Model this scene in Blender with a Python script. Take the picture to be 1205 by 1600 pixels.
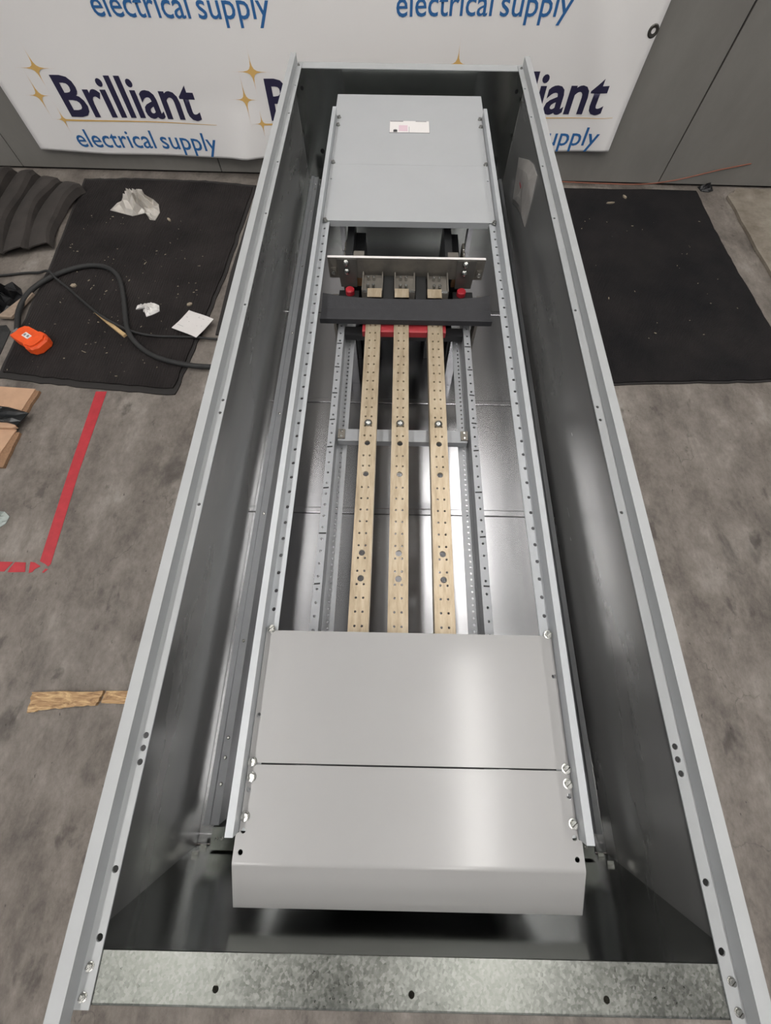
import bpy, bmesh, math, random
from mathutils import Vector, Matrix
random.seed(7)
for o in list(bpy.data.objects): bpy.data.objects.remove(o, do_unlink=True)
scene = bpy.context.scene
COL = scene.collection
ZR = 0.79                      # height of the enclosure rim above the floor (m)

# ------------------------------------------------------------------ camera
F_PX, PPX, PPY = 613.49, 610.42, 799.73
cam_d = bpy.data.cameras.new('camera'); cam = bpy.data.objects.new('camera', cam_d); COL.objects.link(cam)
cam_d.sensor_fit = 'VERTICAL'; cam_d.sensor_height = 36.0; cam_d.lens = F_PX / 1600 * 36.0
cam_d.shift_x = (602.5 - PPX) / 1600; cam_d.shift_y = (PPY - 800) / 1600
cam_d.clip_start = 0.02
R = Matrix.Rotation(0.008633, 3, 'Z') @ Matrix.Rotation(0.400808, 3, 'X') @ Matrix.Rotation(0.0115985, 3, 'Z')
cam.matrix_world = Matrix.Translation((-0.0321, 0.35884, ZR + 0.6217)) @ R.to_4x4()
scene.camera = cam

# ------------------------------------------------------------------ world and exposure
world = bpy.data.worlds.new('world'); scene.world = world; world.use_nodes = True
bg = world.node_tree.nodes['Background']; bg.inputs[0].default_value = (0.93, 0.96, 1.0, 1); bg.inputs[1].default_value = 0.42
scene.view_settings.view_transform = 'Standard'; scene.view_settings.look = 'None'
scene.view_settings.gamma = 1.0; scene.view_settings.use_curve_mapping = False
scene.view_settings.exposure = 0.0
LAMP_POWER = 21.0
LAMPS = [(0.75, -0.5), (0.75, 2.25), (-1.6, -0.5), (-1.6, 2.25), (3.1, -0.5), (3.1, 2.25), (-3.95, 0.9), (0.75, -3.4), (-1.6, -3.4)]  # lamps beside the enclosure follow reflections; outer ones are added for general illumination
CEIL_Z = 4.3

# ------------------------------------------------------------------ materials
def lin(c):
    return tuple(((v/255)/12.92 if v/255 <= .04045 else ((v/255+.055)/1.055)**2.4) for v in c) + (1.0,)
MATS = {}
class NT:
    def __init__(s, name):
        m = bpy.data.materials.new(name); m.use_nodes = True; s.m = m; s.t = m.node_tree
        s.b = s.t.nodes['Principled BSDF']; MATS[name] = m
    def n(s, typ, **kw):
        nd = s.t.nodes.new(typ)
        for k, v in kw.items():
            if isinstance(k, str) and k in nd.inputs: nd.inputs[k].default_value = v
            else: setattr(nd, k, v)
        return nd
    def l(s, a, b): s.t.links.new(a, b)
    def coord(s, scale=(1,1,1)):
        tc = s.n('ShaderNodeTexCoord'); mp = s.n('ShaderNodeMapping'); mp.inputs['Scale'].default_value = scale
        geo = s.n('ShaderNodeNewGeometry'); s.l(geo.outputs['Position'], mp.inputs['Vector']); return mp.outputs['Vector']
    def ramp(s, fac, stops):
        r = s.n('ShaderNodeValToRGB'); e = r.color_ramp.elements
        while len(e) < len(stops): e.new(0.5)
        for el, (p, c) in zip(e, stops): el.position = p; el.color = c
        s.l(fac, r.inputs['Fac']); return r.outputs['Color']
    def noise(s, vec, scale, detail=4, rough=.6, dist=0):
        n = s.n('ShaderNodeTexNoise'); n.inputs['Scale'].default_value = scale; n.inputs['Detail'].default_value = detail
        n.inputs['Roughness'].default_value = rough; n.inputs['Distortion'].default_value = dist; s.l(vec, n.inputs['Vector']); return n.outputs['Fac']
    def bump(s, h, strength, dist=.001):
        b = s.n('ShaderNodeBump'); b.inputs['Strength'].default_value = strength; b.inputs['Distance'].default_value = dist
        s.l(h, b.inputs['Height']); s.l(b.outputs['Normal'], s.b.inputs['Normal'])
    def mix(s, fac, a, b):
        m = s.n('ShaderNodeMix', data_type='RGBA')
        if isinstance(fac, float): m.inputs[0].default_value = fac
        else: s.l(fac, m.inputs[0])
        for i, v in ((6, a), (7, b)):
            if isinstance(v, tuple): m.inputs[i].default_value = v
            else: s.l(v, m.inputs[i])
        return m.outputs[2]
def simple(name, rgb, rough=.5, metal=0.0, var=0.0, scale=30, coat=0.0, bump=0.0, bscale=200, spec=.5):
    t = NT(name); t.b.inputs['Base Color'].default_value = lin(rgb); t.b.inputs['Roughness'].default_value = rough
    t.b.inputs['Metallic'].default_value = metal; t.b.inputs['Coat Weight'].default_value = coat; t.b.inputs['Coat Roughness'].default_value = .1
    t.b.inputs['Specular IOR Level'].default_value = spec
    v = t.coord()
    if var:
        c = lin(rgb); f = t.noise(v, scale)
        t.l(t.ramp(f, [(.3, tuple(x*(1-var) for x in c[:3])+(1,)), (.7, tuple(min(1, x*(1+var)) for x in c[:3])+(1,))]), t.b.inputs['Base Color'])
    if bump: t.bump(t.noise(v, bscale), bump)
    return t.m

def galvanised(name, a, b, rough=(.22, .42), scale=14, stretch=(1, 1, 1), spangle=0.0):
    """zinc coated sheet: soft tone drift along the rolling direction, optional spangle"""
    t = NT(name); v = t.coord(stretch); f = t.noise(v, scale, 5, .6)
    if spangle:
        vo = t.n('ShaderNodeTexVoronoi'); vo.inputs['Scale'].default_value = 330; t.l(v, vo.inputs['Vector'])
        bw = t.n('ShaderNodeRGBToBW'); t.l(vo.outputs['Color'], bw.inputs[0])
        f2 = t.noise(v, 120, 5, .8)
        mx = t.n('ShaderNodeMix', data_type='FLOAT'); mx.inputs[0].default_value = .5; t.l(bw.outputs[0], mx.inputs[2]); t.l(f2, mx.inputs[3])
        m2 = t.n('ShaderNodeMix', data_type='FLOAT'); m2.inputs[0].default_value = spangle; t.l(f, m2.inputs[2]); t.l(mx.outputs[0], m2.inputs[3]); f = m2.outputs[0]
    t.l(t.ramp(f, [(.3, lin(a)), (.7, lin(b))]), t.b.inputs['Base Color'])
    mr = t.n('ShaderNodeMapRange'); t.l(f, mr.inputs[0]); mr.inputs[1].default_value = .3; mr.inputs[2].default_value = .7
    mr.inputs[3].default_value = rough[0]; mr.inputs[4].default_value = rough[1]; t.l(mr.outputs[0], t.b.inputs['Roughness'])
    t.b.inputs['Metallic'].default_value = 1.0
    return t.m
galvanised('galvanised_wall', (182,182,181), (194,194,192), (.24, .29), 6, (1, .15, 1))
galvanised('galvanised_pan', (160,160,163), (174,174,176), (.22, .28), 6, (1, .15, 1))
galvanised('galvanised_spangle', (104,106,101), (150,152,147), (.26, .40), 9, (1, 1, 1), .55)
galvanised('galvanised_end', (142,145,142), (154,157,153), (.17, .22), 8)
galvanised('zinc_bracket', (104,100,94), (124,119,111), (.36, .48), 30)
galvanised('zinc_dark', (88,86,82), (104,101,96), (.38, .48), 30)
MATS['galvanised_wall'].node_tree.nodes['Principled BSDF'].inputs['Metallic'].default_value = .66
MATS['galvanised_end'].node_tree.nodes['Principled BSDF'].inputs['Metallic'].default_value = 1.0
for k in ('zinc_bracket', 'zinc_dark'): MATS[k].node_tree.nodes['Principled BSDF'].inputs['Metallic'].default_value = .45
simple('rim_paint', (166,168,169), .42, 0, .03, 20)
simple('rail_paint', (176,179,182), .36, .15, .03, 40)
simple('inner_rail', (152,154,157), .42, .3, .04, 40)
simple('cover_paint', (154,153,152), .36, .0, .02, 8, coat=.5)
MATS['cover_paint'].node_tree.nodes['Principled BSDF'].inputs['Coat Roughness'].default_value = .16
simple('cover_top', (170,172,174), .42, .05, .02, 8)
simple('screw_steel', (178,178,174), .25, 1.0)
simple('dark_hole', (22,22,24), .8)
simple('black_plastic', (26,26,28), .45)
simple('black_foam', (44,44,47), .75, 0, .12, 60, bump=.3)
simple('phenolic', (30,31,32), .4, 0, .15, 30)
simple('red_insulator', (176,40,52), .42, 0, .08, 40)
simple('red_bar', (160,48,54), .45, 0, .1, 40)
simple('copper', (196,150,112), .35, .8, .1, 40)
simple('label_white', (226,222,220), .3)
simple('label_pink', (214,188,198), .3)
simple('label_grey', (120,118,120), .4)
simple('marker_black', (16,16,18), .5)
simple('pouch', (186,182,178), .3, 0, .12, 22, coat=.6)
simple('paper', (218,214,212), .7, 0, .02, 20)
simple('tissue', (222,219,216), .8, 0, .04, 30)
simple('bag_film', (190,184,176), .4, 0, .12, 18, coat=.3)
simple('orange_plastic', (236,88,36), .45, 0, .08, 40)
simple('rubber_cable', (40,40,40), .65, 0, .15, 60)
simple('cardboard', (186,150,122), .85, 0, .08, 14)
simple('cardboard_core', (140,108,82), .9, 0, .2, 120)
simple('black_film', (24,26,27), .28, 0, .2, 25)
simple('twig_wood', (196,166,122), .7, 0, .15, 50)
simple('grey_stick', (150,132,116), .7, 0, .15, 50)
simple('chip', (150,138,120), .8, 0, .2, 60)
simple('rag', (168,176,172), .8, 0, .15, 40)
simple('orange_cord', (136,84,66), .6)
simple('lamp_housing', (220,220,220), .5)
simple('trestle_wood', (168,132,92), .8, 0, .2, 12)
simple('grommet', (90,88,84), .35, .8)
simple('wall_gap', (14,13,13), .9)
simple('navy_ink', (38,34,66), .6)
simple('blue_ink', (44,104,164), .6)
simple('gold_ink', (224,182,108), .6)
simple('seam_dark', (60,60,62), .5)
# bus bar: brushed tin-gold plating with streaks
t = NT('bus_plating'); v = t.coord((8, 1.2, 8)); f = t.noise(v, 9, 7, .7)
t.l(t.ramp(f, [(.28, lin((146,131,108))), (.5, lin((178,162,138))), (.75, lin((196,184,164)))]), t.b.inputs['Base Color'])
t.b.inputs['Metallic'].default_value = .55; t.b.inputs['Roughness'].default_value = .42
# concrete floor
t = NT('concrete'); v = t.coord((1.35, .8, 1))
big = t.noise(v, 1.3, 6, .6, .1); mid = t.noise(v, 5.5, 14, .70, .15); fine = t.noise(v, 55, 8, .75)
c1 = t.ramp(mid, [(.30, lin((58,51,46))), (.43, lin((98,90,83))), (.56, lin((128,120,112))), (.70, lin((160,153,146)))])
c2 = t.ramp(big, [(.32, lin((84,76,70))), (.68, lin((138,132,126)))])
c = t.mix(.25, c1, c2)
c3 = t.ramp(fine, [(.34, lin((62,56,51))), (.66, lin((146,139,132)))]); c = t.mix(.2, c, c3)
def mask(scale, lo, hi, k, dist=1.0, det=5):
    st = t.ramp(t.noise(v, scale, det, .6, dist), [(lo, (0,0,0,1)), (hi, (1,1,1,1))]); bw = t.n('ShaderNodeRGBToBW'); t.l(st, bw.inputs[0])
    ml = t.n('ShaderNodeMath', operation='MULTIPLY'); t.l(bw.outputs[0], ml.inputs[0]); ml.inputs[1].default_value = k; return ml.outputs[0]
c = t.mix(mask(3.6, .58, .68, .62, .3, 9), c, lin((52,47,44)))
c = t.mix(mask(9, .62, .70, .6, .2, 8), c, lin((54,48,44)))
c = t.mix(mask(45, .70, .76, .7, 0, 2), c, lin((44,40,37)))
vo = t.n('ShaderNodeTexVoronoi', feature='DISTANCE_TO_EDGE'); vo.inputs['Scale'].default_value = 2.4
nv = t.n('ShaderNodeTexNoise'); nv.inputs['Scale'].default_value = 5; nv.inputs['Detail'].default_value = 6; t.l(v, nv.inputs['Vector'])
mv = t.n('ShaderNodeVectorMath', operation='MULTIPLY_ADD'); t.l(nv.outputs['Color'], mv.inputs[0]); mv.inputs[1].default_value = (.35,.35,.35); t.l(v, mv.inputs[2]); t.l(mv.outputs[0], vo.inputs['Vector'])
cr = t.ramp(vo.outputs['Distance'], [(0.0, (1,1,1,1)), (.006, (0,0,0,1))]); bw = t.n('ShaderNodeRGBToBW'); t.l(cr, bw.inputs[0])
gate = mask(2.2, .50, .60, .55, .5); ml = t.n('ShaderNodeMath', operation='MULTIPLY'); t.l(bw.outputs[0], ml.inputs[0]); t.l(gate, ml.inputs[1])
c = t.mix(ml.outputs[0], c, lin((48,44,41)))
t.l(c, t.b.inputs['Base Color']); t.b.inputs['Roughness'].default_value = .62; t.bump(fine, .35, .002)
# dusty board
t = NT('dusty_board'); v = t.coord(); f = t.noise(v, 7, 8, .7)
t.l(t.ramp(f, [(.3, lin((104,94,82))), (.7, lin((150,142,130)))]), t.b.inputs['Base Color']); t.b.inputs['Roughness'].default_value = .9; t.bump(f, .4, .004)
# ribbed mats
def mat_material(name, a, b, rib):
    t = NT(name); v = t.coord()
    w = t.n('ShaderNodeTexWave'); w.inputs['Scale'].default_value = rib; w.inputs['Distortion'].default_value = .6; w.inputs['Detail'].default_value = 2; t.l(v, w.inputs['Vector'])
    no = t.noise(v, 160, 4, .7); big = t.noise(v, 3, 5, .6)
    col = t.ramp(big, [(.35, lin(a)), (.7, lin(b))])
    sp = t.ramp(t.noise(v, 230, 2, .5), [(.74, (0,0,0,1)), (.8, (1,1,1,1))]); bw = t.n('ShaderNodeRGBToBW'); t.l(sp, bw.inputs[0])
    ml = t.n('ShaderNodeMath', operation='MULTIPLY'); t.l(bw.outputs[0], ml.inputs[0]); ml.inputs[1].default_value = .35
    t.l(t.mix(ml.outputs[0], col, lin((120,110,98))), t.b.inputs['Base Color'])
    ad = t.n('ShaderNodeMath', operation='ADD'); t.l(w.outputs['Fac'], ad.inputs[0]); t.l(no, ad.inputs[1])
    t.b.inputs['Roughness'].default_value = .95; t.b.inputs['Specular IOR Level'].default_value = .2; t.bump(ad.outputs[0], .8, .004)
mat_material('mat_pile', (34,31,31), (52,48,47), 26)
mat_material('mat_smooth', (30,29,31), (46,43,43), 60)
simple('mat_edge', (38,35,34), .8)
simple('dusty_rubber', (56,51,48), .85, 0, .25, 12, bump=.3, bscale=60)
# wall board, banner cloth, wood, tape
t = NT('wall_paint'); v = t.coord((1, 1, .5)); f = t.noise(v, 2.2, 8, .65)
t.l(t.ramp(f, [(.3, lin((116,113,108))), (.7, lin((134,131,126)))]), t.b.inputs['Base Color']); t.b.inputs['Roughness'].default_value = .6
t = NT('banner_cloth'); t.b.inputs['Base Color'].default_value = lin((243,240,238)); t.b.inputs['Roughness'].default_value = .6; v = t.coord(); t.bump(t.noise(v, 700, 2), .12, .001)
t = NT('old_timber'); v = t.coord((3, 16, 1)); f = t.noise(v, 5, 8, .7, 1.5)
t.l(t.ramp(f, [(.25, lin((98,70,52))), (.5, lin((176,142,104))), (.7, lin((226,196,148)))]), t.b.inputs['Base Color']); t.b.inputs['Roughness'].default_value = .85; t.bump(f, .6, .004)
simple('red_tape', (172,46,54), .55, 0, .14, 26)
t = NT('lamp_glow'); t.b.inputs['Base Color'].default_value = (1,1,1,1); t.b.inputs['Emission Color'].default_value = (1.0, .975, .94, 1); t.b.inputs['Emission Strength'].default_value = LAMP_POWER
simple('ceiling_paint', (120,120,122), .9)
M = MATS

# ------------------------------------------------------------------ builders
def tag(o, label=None, cat=None, group=None, kind=None):
    for k, val in (('label', label), ('category', cat), ('group', group), ('kind', kind)):
        if val: o[k] = val
    return o
def thing(name, label, cat, loc, group=None, kind=None):
    o = bpy.data.objects.new(name, None); o.empty_display_size = .05; COL.objects.link(o); o.location = loc
    return tag(o, label, cat, group, kind)
def base_of(parent):
    b = Vector((0,0,0)); p = parent
    while p is not None: b += p.location; p = p.parent
    return b
def link_mesh(name, me, mat, parent=None, loc=None, smooth=False):
    """me is in world coordinates; shifted to the parent's origin (or to loc for a top-level mesh)."""
    o = bpy.data.objects.new(name, me); COL.objects.link(o)
    if parent is not None:
        o.parent = parent; me.transform(Matrix.Translation(-base_of(parent)))
    elif loc is not None:
        o.location = loc; me.transform(Matrix.Translation(-Vector(loc)))
    me.materials.clear(); me.materials.append(M[mat])
    if smooth:
        for p in me.polygons: p.use_smooth = True
    return o
class MB:
    def __init__(s): s.v = []; s.f = []
    def add(s, v, f):
        n = len(s.v); s.v += [tuple(p) for p in v]; s.f += [tuple(i+n for i in q) for q in f]; return s
    def box(s, x0, x1, y0, y1, z0, z1):
        return s.add([(x0,y0,z0),(x1,y0,z0),(x1,y1,z0),(x0,y1,z0),(x0,y0,z1),(x1,y0,z1),(x1,y1,z1),(x0,y1,z1)],
            [(0,3,2,1),(4,5,6,7),(0,1,5,4),(1,2,6,5),(2,3,7,6),(3,0,4,7)])
    def prism(s, pts, z0, z1):
        n = len(pts); return s.add([(x,y,z0) for x,y in pts]+[(x,y,z1) for x,y in pts],
            [tuple(range(n-1,-1,-1)), tuple(range(n,2*n))]+[(i,(i+1)%n,n+(i+1)%n,n+i) for i in range(n)])
    def prof_y(s, pts, y0, y1):           # closed XZ profile extruded along Y
        n = len(pts); return s.add([(x,y0,z) for x,z in pts]+[(x,y1,z) for x,z in pts],
            [tuple(range(n)), tuple(range(2*n-1,n-1,-1))]+[(i,n+i,n+(i+1)%n,(i+1)%n) for i in range(n)])
    def prof_x(s, pts, x0, x1):           # closed YZ profile extruded along X
        n = len(pts); return s.add([(x0,y,z) for y,z in pts]+[(x1,y,z) for y,z in pts],
            [tuple(range(n)), tuple(range(2*n-1,n-1,-1))]+[(i,n+i,n+(i+1)%n,(i+1)%n) for i in range(n)])
    def lathe(s, c, prof, axis='Z', n=14):   # prof: (radius, offset along axis)
        vs = []; fs = []
        for r, h in prof:
            for k in range(n):
                a = 2*math.pi*k/n; u, w = r*math.cos(a), r*math.sin(a)
                vs.append({'Z': (c[0]+u, c[1]+w, c[2]+h), 'Y': (c[0]+u, c[1]+h, c[2]+w), 'X': (c[0]+h, c[1]+u, c[2]+w)}[axis])
        m = len(prof)
        for i in range(m-1):
            for k in range(n): fs.append((i*n+k, i*n+(k+1)%n, (i+1)*n+(k+1)%n, (i+1)*n+k))
        fs.append(tuple(range(n-1,-1,-1))); fs.append(tuple(range((m-1)*n, m*n)))
        return s.add(vs, fs)
    def mesh(s, name='m'):
        me = bpy.data.meshes.new(name); me.from_pydata(s.v, [], s.f); me.update()
        bm = bmesh.new(); bm.from_mesh(me); bmesh.ops.recalc_face_normals(bm, faces=bm.faces); bm.to_mesh(me); bm.free()
        return me
    def build(s, name, mat, parent=None, loc=None, smooth=False, zr=True):
        me = s.mesh(name)
        if zr: me.transform(Matrix.Translation((0,0,ZR)))
        return link_mesh(name, me, mat, parent, loc, smooth)
def circle(x, y, r, n=10): return [(x+r*math.cos(2*math.pi*k/n), y+r*math.sin(2*math.pi*k/n)) for k in range(n)]
def plate_mesh(outline, holes, thick, mtx=None, hn=9):
    """flat sheet with real holes: 2D filled curve, extruded; top face at local z=0"""
    cu = bpy.data.curves.new('c', 'CURVE'); cu.dimensions = '2D'; cu.fill_mode = 'BOTH'; cu.extrude = thick/2
    for loop in [outline]+[circle(h[0], h[1], h[2], 18 if h[2] > .005 else hn) for h in holes]:
        sp = cu.splines.new('POLY'); sp.points.add(len(loop)-1); sp.use_cyclic_u = True
        for p, q in zip(sp.points, loop): p.co = (q[0], q[1], 0, 1)
    ob = bpy.data.objects.new('c', cu); COL.objects.link(ob)
    dg = bpy.context.evaluated_depsgraph_get(); me = bpy.data.meshes.new_from_object(ob.evaluated_get(dg))
    bpy.data.objects.remove(ob); bpy.data.curves.remove(cu)
    me.transform(Matrix.Translation((0,0,-thick/2)))
    if mtx is not None: me.transform(mtx)
    return me
def rect(x0, x1, y0, y1): return [(x0,y0),(x1,y0),(x1,y1),(x0,y1)]
def join(meshes, name='m'):
    bm = bmesh.new()
    for me in meshes: bm.from_mesh(me)
    out = bpy.data.meshes.new(name); bm.to_mesh(out); bm.free(); return out
def perf_strip(x0, x1, y0, y1, holes, thick, z, n=10):
    holes = sorted(holes, key=lambda h: h[1]); vs = []; fs = []
    for i, (hx, hy, r) in enumerate(holes):
        a = y0 if i == 0 else (holes[i-1][1]+hy)/2; b = y1 if i == len(holes)-1 else (hy+holes[i+1][1])/2
        ang = sorted([2*math.pi*k/n for k in range(n)]+[math.atan2(cy-hy, cx-hx) % (2*math.pi) for cx in (x0, x1) for cy in (a, b)])
        base = len(vs); m = len(ang)
        for zz in (z, z-thick):
            for t in ang:
                c, s_ = math.cos(t), math.sin(t)
                k = min(((x1-hx)/c if c > 1e-9 else (x0-hx)/c if c < -1e-9 else 1e9), ((b-hy)/s_ if s_ > 1e-9 else (a-hy)/s_ if s_ < -1e-9 else 1e9))
                vs.append((hx+r*c, hy+r*s_, zz)); vs.append((hx+k*c, hy+k*s_, zz))
        for k in range(m):
            q = (k+1) % m; p0, p1 = base+2*k, base+2*q; b0, b1 = p0+2*m, p1+2*m
            fs += [(p0, p0+1, p1+1, p1), (b0, b1, b1+1, b0+1), (p0, p1, b1, b0), (p0+1, b0+1, b1+1, p1+1)]
    me = bpy.data.meshes.new('strip'); me.from_pydata(vs, [], fs); me.update(); me.transform(TZ); return me
TZ = Matrix.Translation((0,0,ZR))
def T(x=0, y=0, z=0): return Matrix.Translation((x,y,z+ZR))
_scr = {}
def screw_mesh(kind):
    if kind in _scr: return _scr[kind]
    if kind == 'slot':          # washer + slotted hex/pan head
        mb = MB().lathe((0,0,0), [(.0078,0),(.0078,.001),(.0058,.0012),(.0057,.0036)], n=16)
        for q in (-1, 1):       # head halves either side of the slot
            half = [(.0054*math.cos(math.pi*k/8), q*(.0008+.0046*math.sin(math.pi*k/8))) for k in range(9)]
            mb.prism(half, .0036, .0055)
        mb.v = [((x*.8-y*.6)*.88, (x*.6+y*.8)*.88, z) for x, y, z in mb.v]
        me = mb.mesh()
    elif kind == 'dome': me = MB().lathe((0,0,0), [(.0092,0),(.0092,.0015),(.0082,.0042),(.005,.0072),(.0012,.0082)]).mesh()
    elif kind == 'pan': me = MB().lathe((0,0,0), [(.0052,0),(.005,.002),(.0035,.0034)]).mesh()
    elif kind == 'hex': me = MB().lathe((0,0,0), [(.006,0),(.006,.006),(.005,.0065)], n=6).mesh()
    elif kind == 'stud': me = MB().lathe((0,0,0), [(.0042,0),(.0042,.012),(.003,.0135)], n=8).mesh()
    elif kind == 'small': me = MB().lathe((0,0,0), [(.0035,0),(.0033,.0015),(.002,.0024)]).mesh()
    me.materials.append(M['screw_steel'])
    if kind in ('dome',):
        for p in me.polygons: p.use_smooth = True
    _scr[kind] = me; return me
def screw(parent, x, y, z, kind='slot', name='screw', rot=None):
    o = bpy.data.objects.new(name, screw_mesh(kind)); COL.objects.link(o); o.parent = parent
    o.location = Vector((x,y,z+ZR)) - base_of(parent)
    if rot: o.rotation_euler = rot
    return o
def tube_mesh(pts, r, n=8):
    P = [Vector(p) for p in pts]; Q = []
    for i in range(len(P)-1):
        p0, p1, p2, p3 = P[max(i-1,0)], P[i], P[i+1], P[min(i+2,len(P)-1)]
        for k in range(6):
            t = k/6; Q.append(.5*((2*p1)+(-p0+p2)*t+(2*p0-5*p1+4*p2-p3)*t*t+(-p0+3*p1-3*p2+p3)*t**3))
    Q.append(P[-1]); vs = []; fs = []
    for i, q in enumerate(Q):
        d = (Q[min(i+1,len(Q)-1)]-Q[max(i-1,0)]).normalized(); s = d.cross(Vector((0,0,1)))
        s = s.normalized() if s.length > 1e-5 else Vector((1,0,0)); u = s.cross(d).normalized()
        for k in range(n):
            a = 2*math.pi*k/n; vs.append(q+s*r*math.cos(a)+u*r*math.sin(a))
    for i in range(len(Q)-1):
        for k in range(n): fs.append((i*n+k, i*n+(k+1)%n, (i+1)*n+(k+1)%n, (i+1)*n+k))
    fs += [tuple(range(n)), tuple(range(len(vs)-1, len(vs)-n-1, -1))]
    mb = MB().add(vs, fs); return mb.mesh()
def blob_mesh(pts, h, seed, res=14, rough=.35, z0=.0):
    """crumpled low heap over a polygon outline (floor coordinates)"""
    rnd = random.Random(seed); cx = sum(p[0] for p in pts)/len(pts); cy = sum(p[1] for p in pts)/len(pts)
    vs = []; rings = 5; n = len(pts)*3
    ol = []
    for i in range(len(pts)):
        a, b = pts[i], pts[(i+1)%len(pts)]
        for k in range(3): ol.append((a[0]+(b[0]-a[0])*k/3, a[1]+(b[1]-a[1])*k/3))
    for j in range(rings+1):
        s = 1-j/rings*.92
        for (x, y) in ol:
            zz = z0+.003 if j == 0 else z0+.004+h*(1-s**2)*(.55+rough*rnd.uniform(-1,1)*1.2)
            vs.append((cx+(x-cx)*s+rnd.uniform(-1,1)*h*.12*(j > 0), cy+(y-cy)*s+rnd.uniform(-1,1)*h*.12*(j > 0), max(zz, z0+.003)))
    fs = []
    for j in range(rings):
        for k in range(n): fs.append((j*n+k, j*n+(k+1)%n, (j+1)*n+(k+1)%n, (j+1)*n+k))
    fs.append(tuple(rings*n+k for k in range(n)))
    low = len(vs); vs += [(x, y, z0+.0005) for x, y in ol]
    for k in range(n): fs.append((low+k, low+(k+1)%n, (k+1)%n, k))
    fs.append(tuple(low+k for k in range(n-1,-1,-1)))
    return MB().add(vs, fs).mesh()

# ================================================================== SETTING
def struct(o): o['kind'] = 'structure'; return o
struct(MB().box(-7, 7, -6, 3.6, -.1, 0).build('floor', 'concrete', None, (0,0,0), zr=False))
struct(MB().box(-7, 7, -6, 3.6, CEIL_Z, CEIL_Z+.1).build('ceiling', 'ceiling_paint', None, (0,0,CEIL_Z), zr=False))
WS = -.017                                              # the wall runs very slightly askew
def wy(x): return 3.177 + WS*x
wall = MB().add([(-7,wy(-7),0),(7,wy(7),0),(7,wy(7)+.2,0),(-7,wy(-7)+.2,0),(-7,wy(-7),CEIL_Z),(7,wy(7),CEIL_Z),(7,wy(7)+.2,CEIL_Z),(-7,wy(-7)+.2,CEIL_Z)],
    [(0,3,2,1),(4,5,6,7),(0,1,5,4),(1,2,6,5),(2,3,7,6),(3,0,4,7)]).build('wall_back', 'wall_gap', None, (0,3.177,0), zr=False)
struct(wall)
edges = [-7, -5.8, -4.58, -3.36, -2.333, -1.11, .11, 1.533, 2.75, 3.97, 5.19, 7]
for a, b in zip(edges[:-1], edges[1:]):
    a2, b2 = a+.003, b-.003; t2 = .009 if b == 1.533 else 0.0      # joint right of the banner opens towards the top
    v = []
    for z in (.012, CEIL_Z-.01):
        w = t2*(z/1.2) if z < 2 else t2*3
        v += [(a2,wy(a2)-.012,z),(b2-w,wy(b2)-.012,z),(b2-w,wy(b2)-.0005,z),(a2,wy(a2)-.0005,z)]
    MB().add(v, [(0,3,2,1),(4,5,6,7),(0,1,5,4),(1,2,6,5),(2,3,7,6),(3,0,4,7)]).build('wall_panel', 'wall_paint', wall, zr=False)
for (lx, ly) in LAMPS:
    l = thing('ceiling_light', 'white strip lamp fixed under the ceiling', 'ceiling lamp', (lx, ly, CEIL_Z), 'strip lamps under the ceiling')
    MB().box(lx-.16, lx+.16, ly-1.12, ly+1.12, CEIL_Z-.11, CEIL_Z).build('housing', 'lamp_housing', l, zr=False)
    MB().box(lx-.13, lx+.13, ly-1.08, ly+1.08, CEIL_Z-.135, CEIL_Z-.111).build('diffuser', 'lamp_glow', l, zr=False)

# ================================================================== ENCLOSURE
W2, XS, XA, H, D = .4065, .3889, .3713, .022, .351
Y0, YN, YF, Y1 = -.03, .0495, 2.278, 2.312
enc = thing('electrical_enclosure', 'long grey sheet steel panelboard enclosure lying on its back, front open', 'enclosure', (0, 1.15, ZR-D-.003))
for s in (-1, 1):
    wl = MB().box(min(s*.4045,s*W2), max(s*.4045,s*W2), 0.0, Y1, -D-.003, -.0022).build('side_wall', 'galvanised_wall', enc)
    # stepped rim: flat top strip, riser, lower ledge with screw holes
    m1 = MB().prof_y([(s*W2,0),(s*XS,0),(s*XS,-H),(s*(XS+.002),-H),(s*(XS+.002),-.002),(s*W2,-.002)], Y0, Y1).mesh(); m1.transform(TZ)
    hy = [.2770,.2612,.2443,.1268,.0615,.8697,.8385,.6389,1.14,1.474,1.71,1.975,2.15]
    m2 = plate_mesh(rect(*sorted((s*XA, s*XS)), -.001, Y1-.006), [(s*.3778, y, .0042 if y < .3 else .0032) for y in hy], .002, T(0,0,-H))
    rim = link_mesh('rim', join([m1, m2]), 'rim_paint', enc)
    for y in (.0362, .0102, 2.287): screw(rim, s*.381, y, -H, 'slot').scale = (.68, .68, .8)
    for y in (.35, .9, 1.45): pass
# side walls' foot angles on the pan
for s in (-1, 1):
    st = MB().prof_y([(s*.379,-D+.0008),(s*.379,-.300),(s*.3680,-.300),(s*.3676,-.304),(s*.3514,-.304),(s*.3514,-D+.0008)], .094, 2.2).build('foot_angle', 'inner_rail', enc)
    for y in (.16, .205, .24, .43, .74, 1.05, 1.36, 1.67, 1.98, 2.12, 2.15): screw(st, s*.359, y, -.304, 'small')
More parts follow.
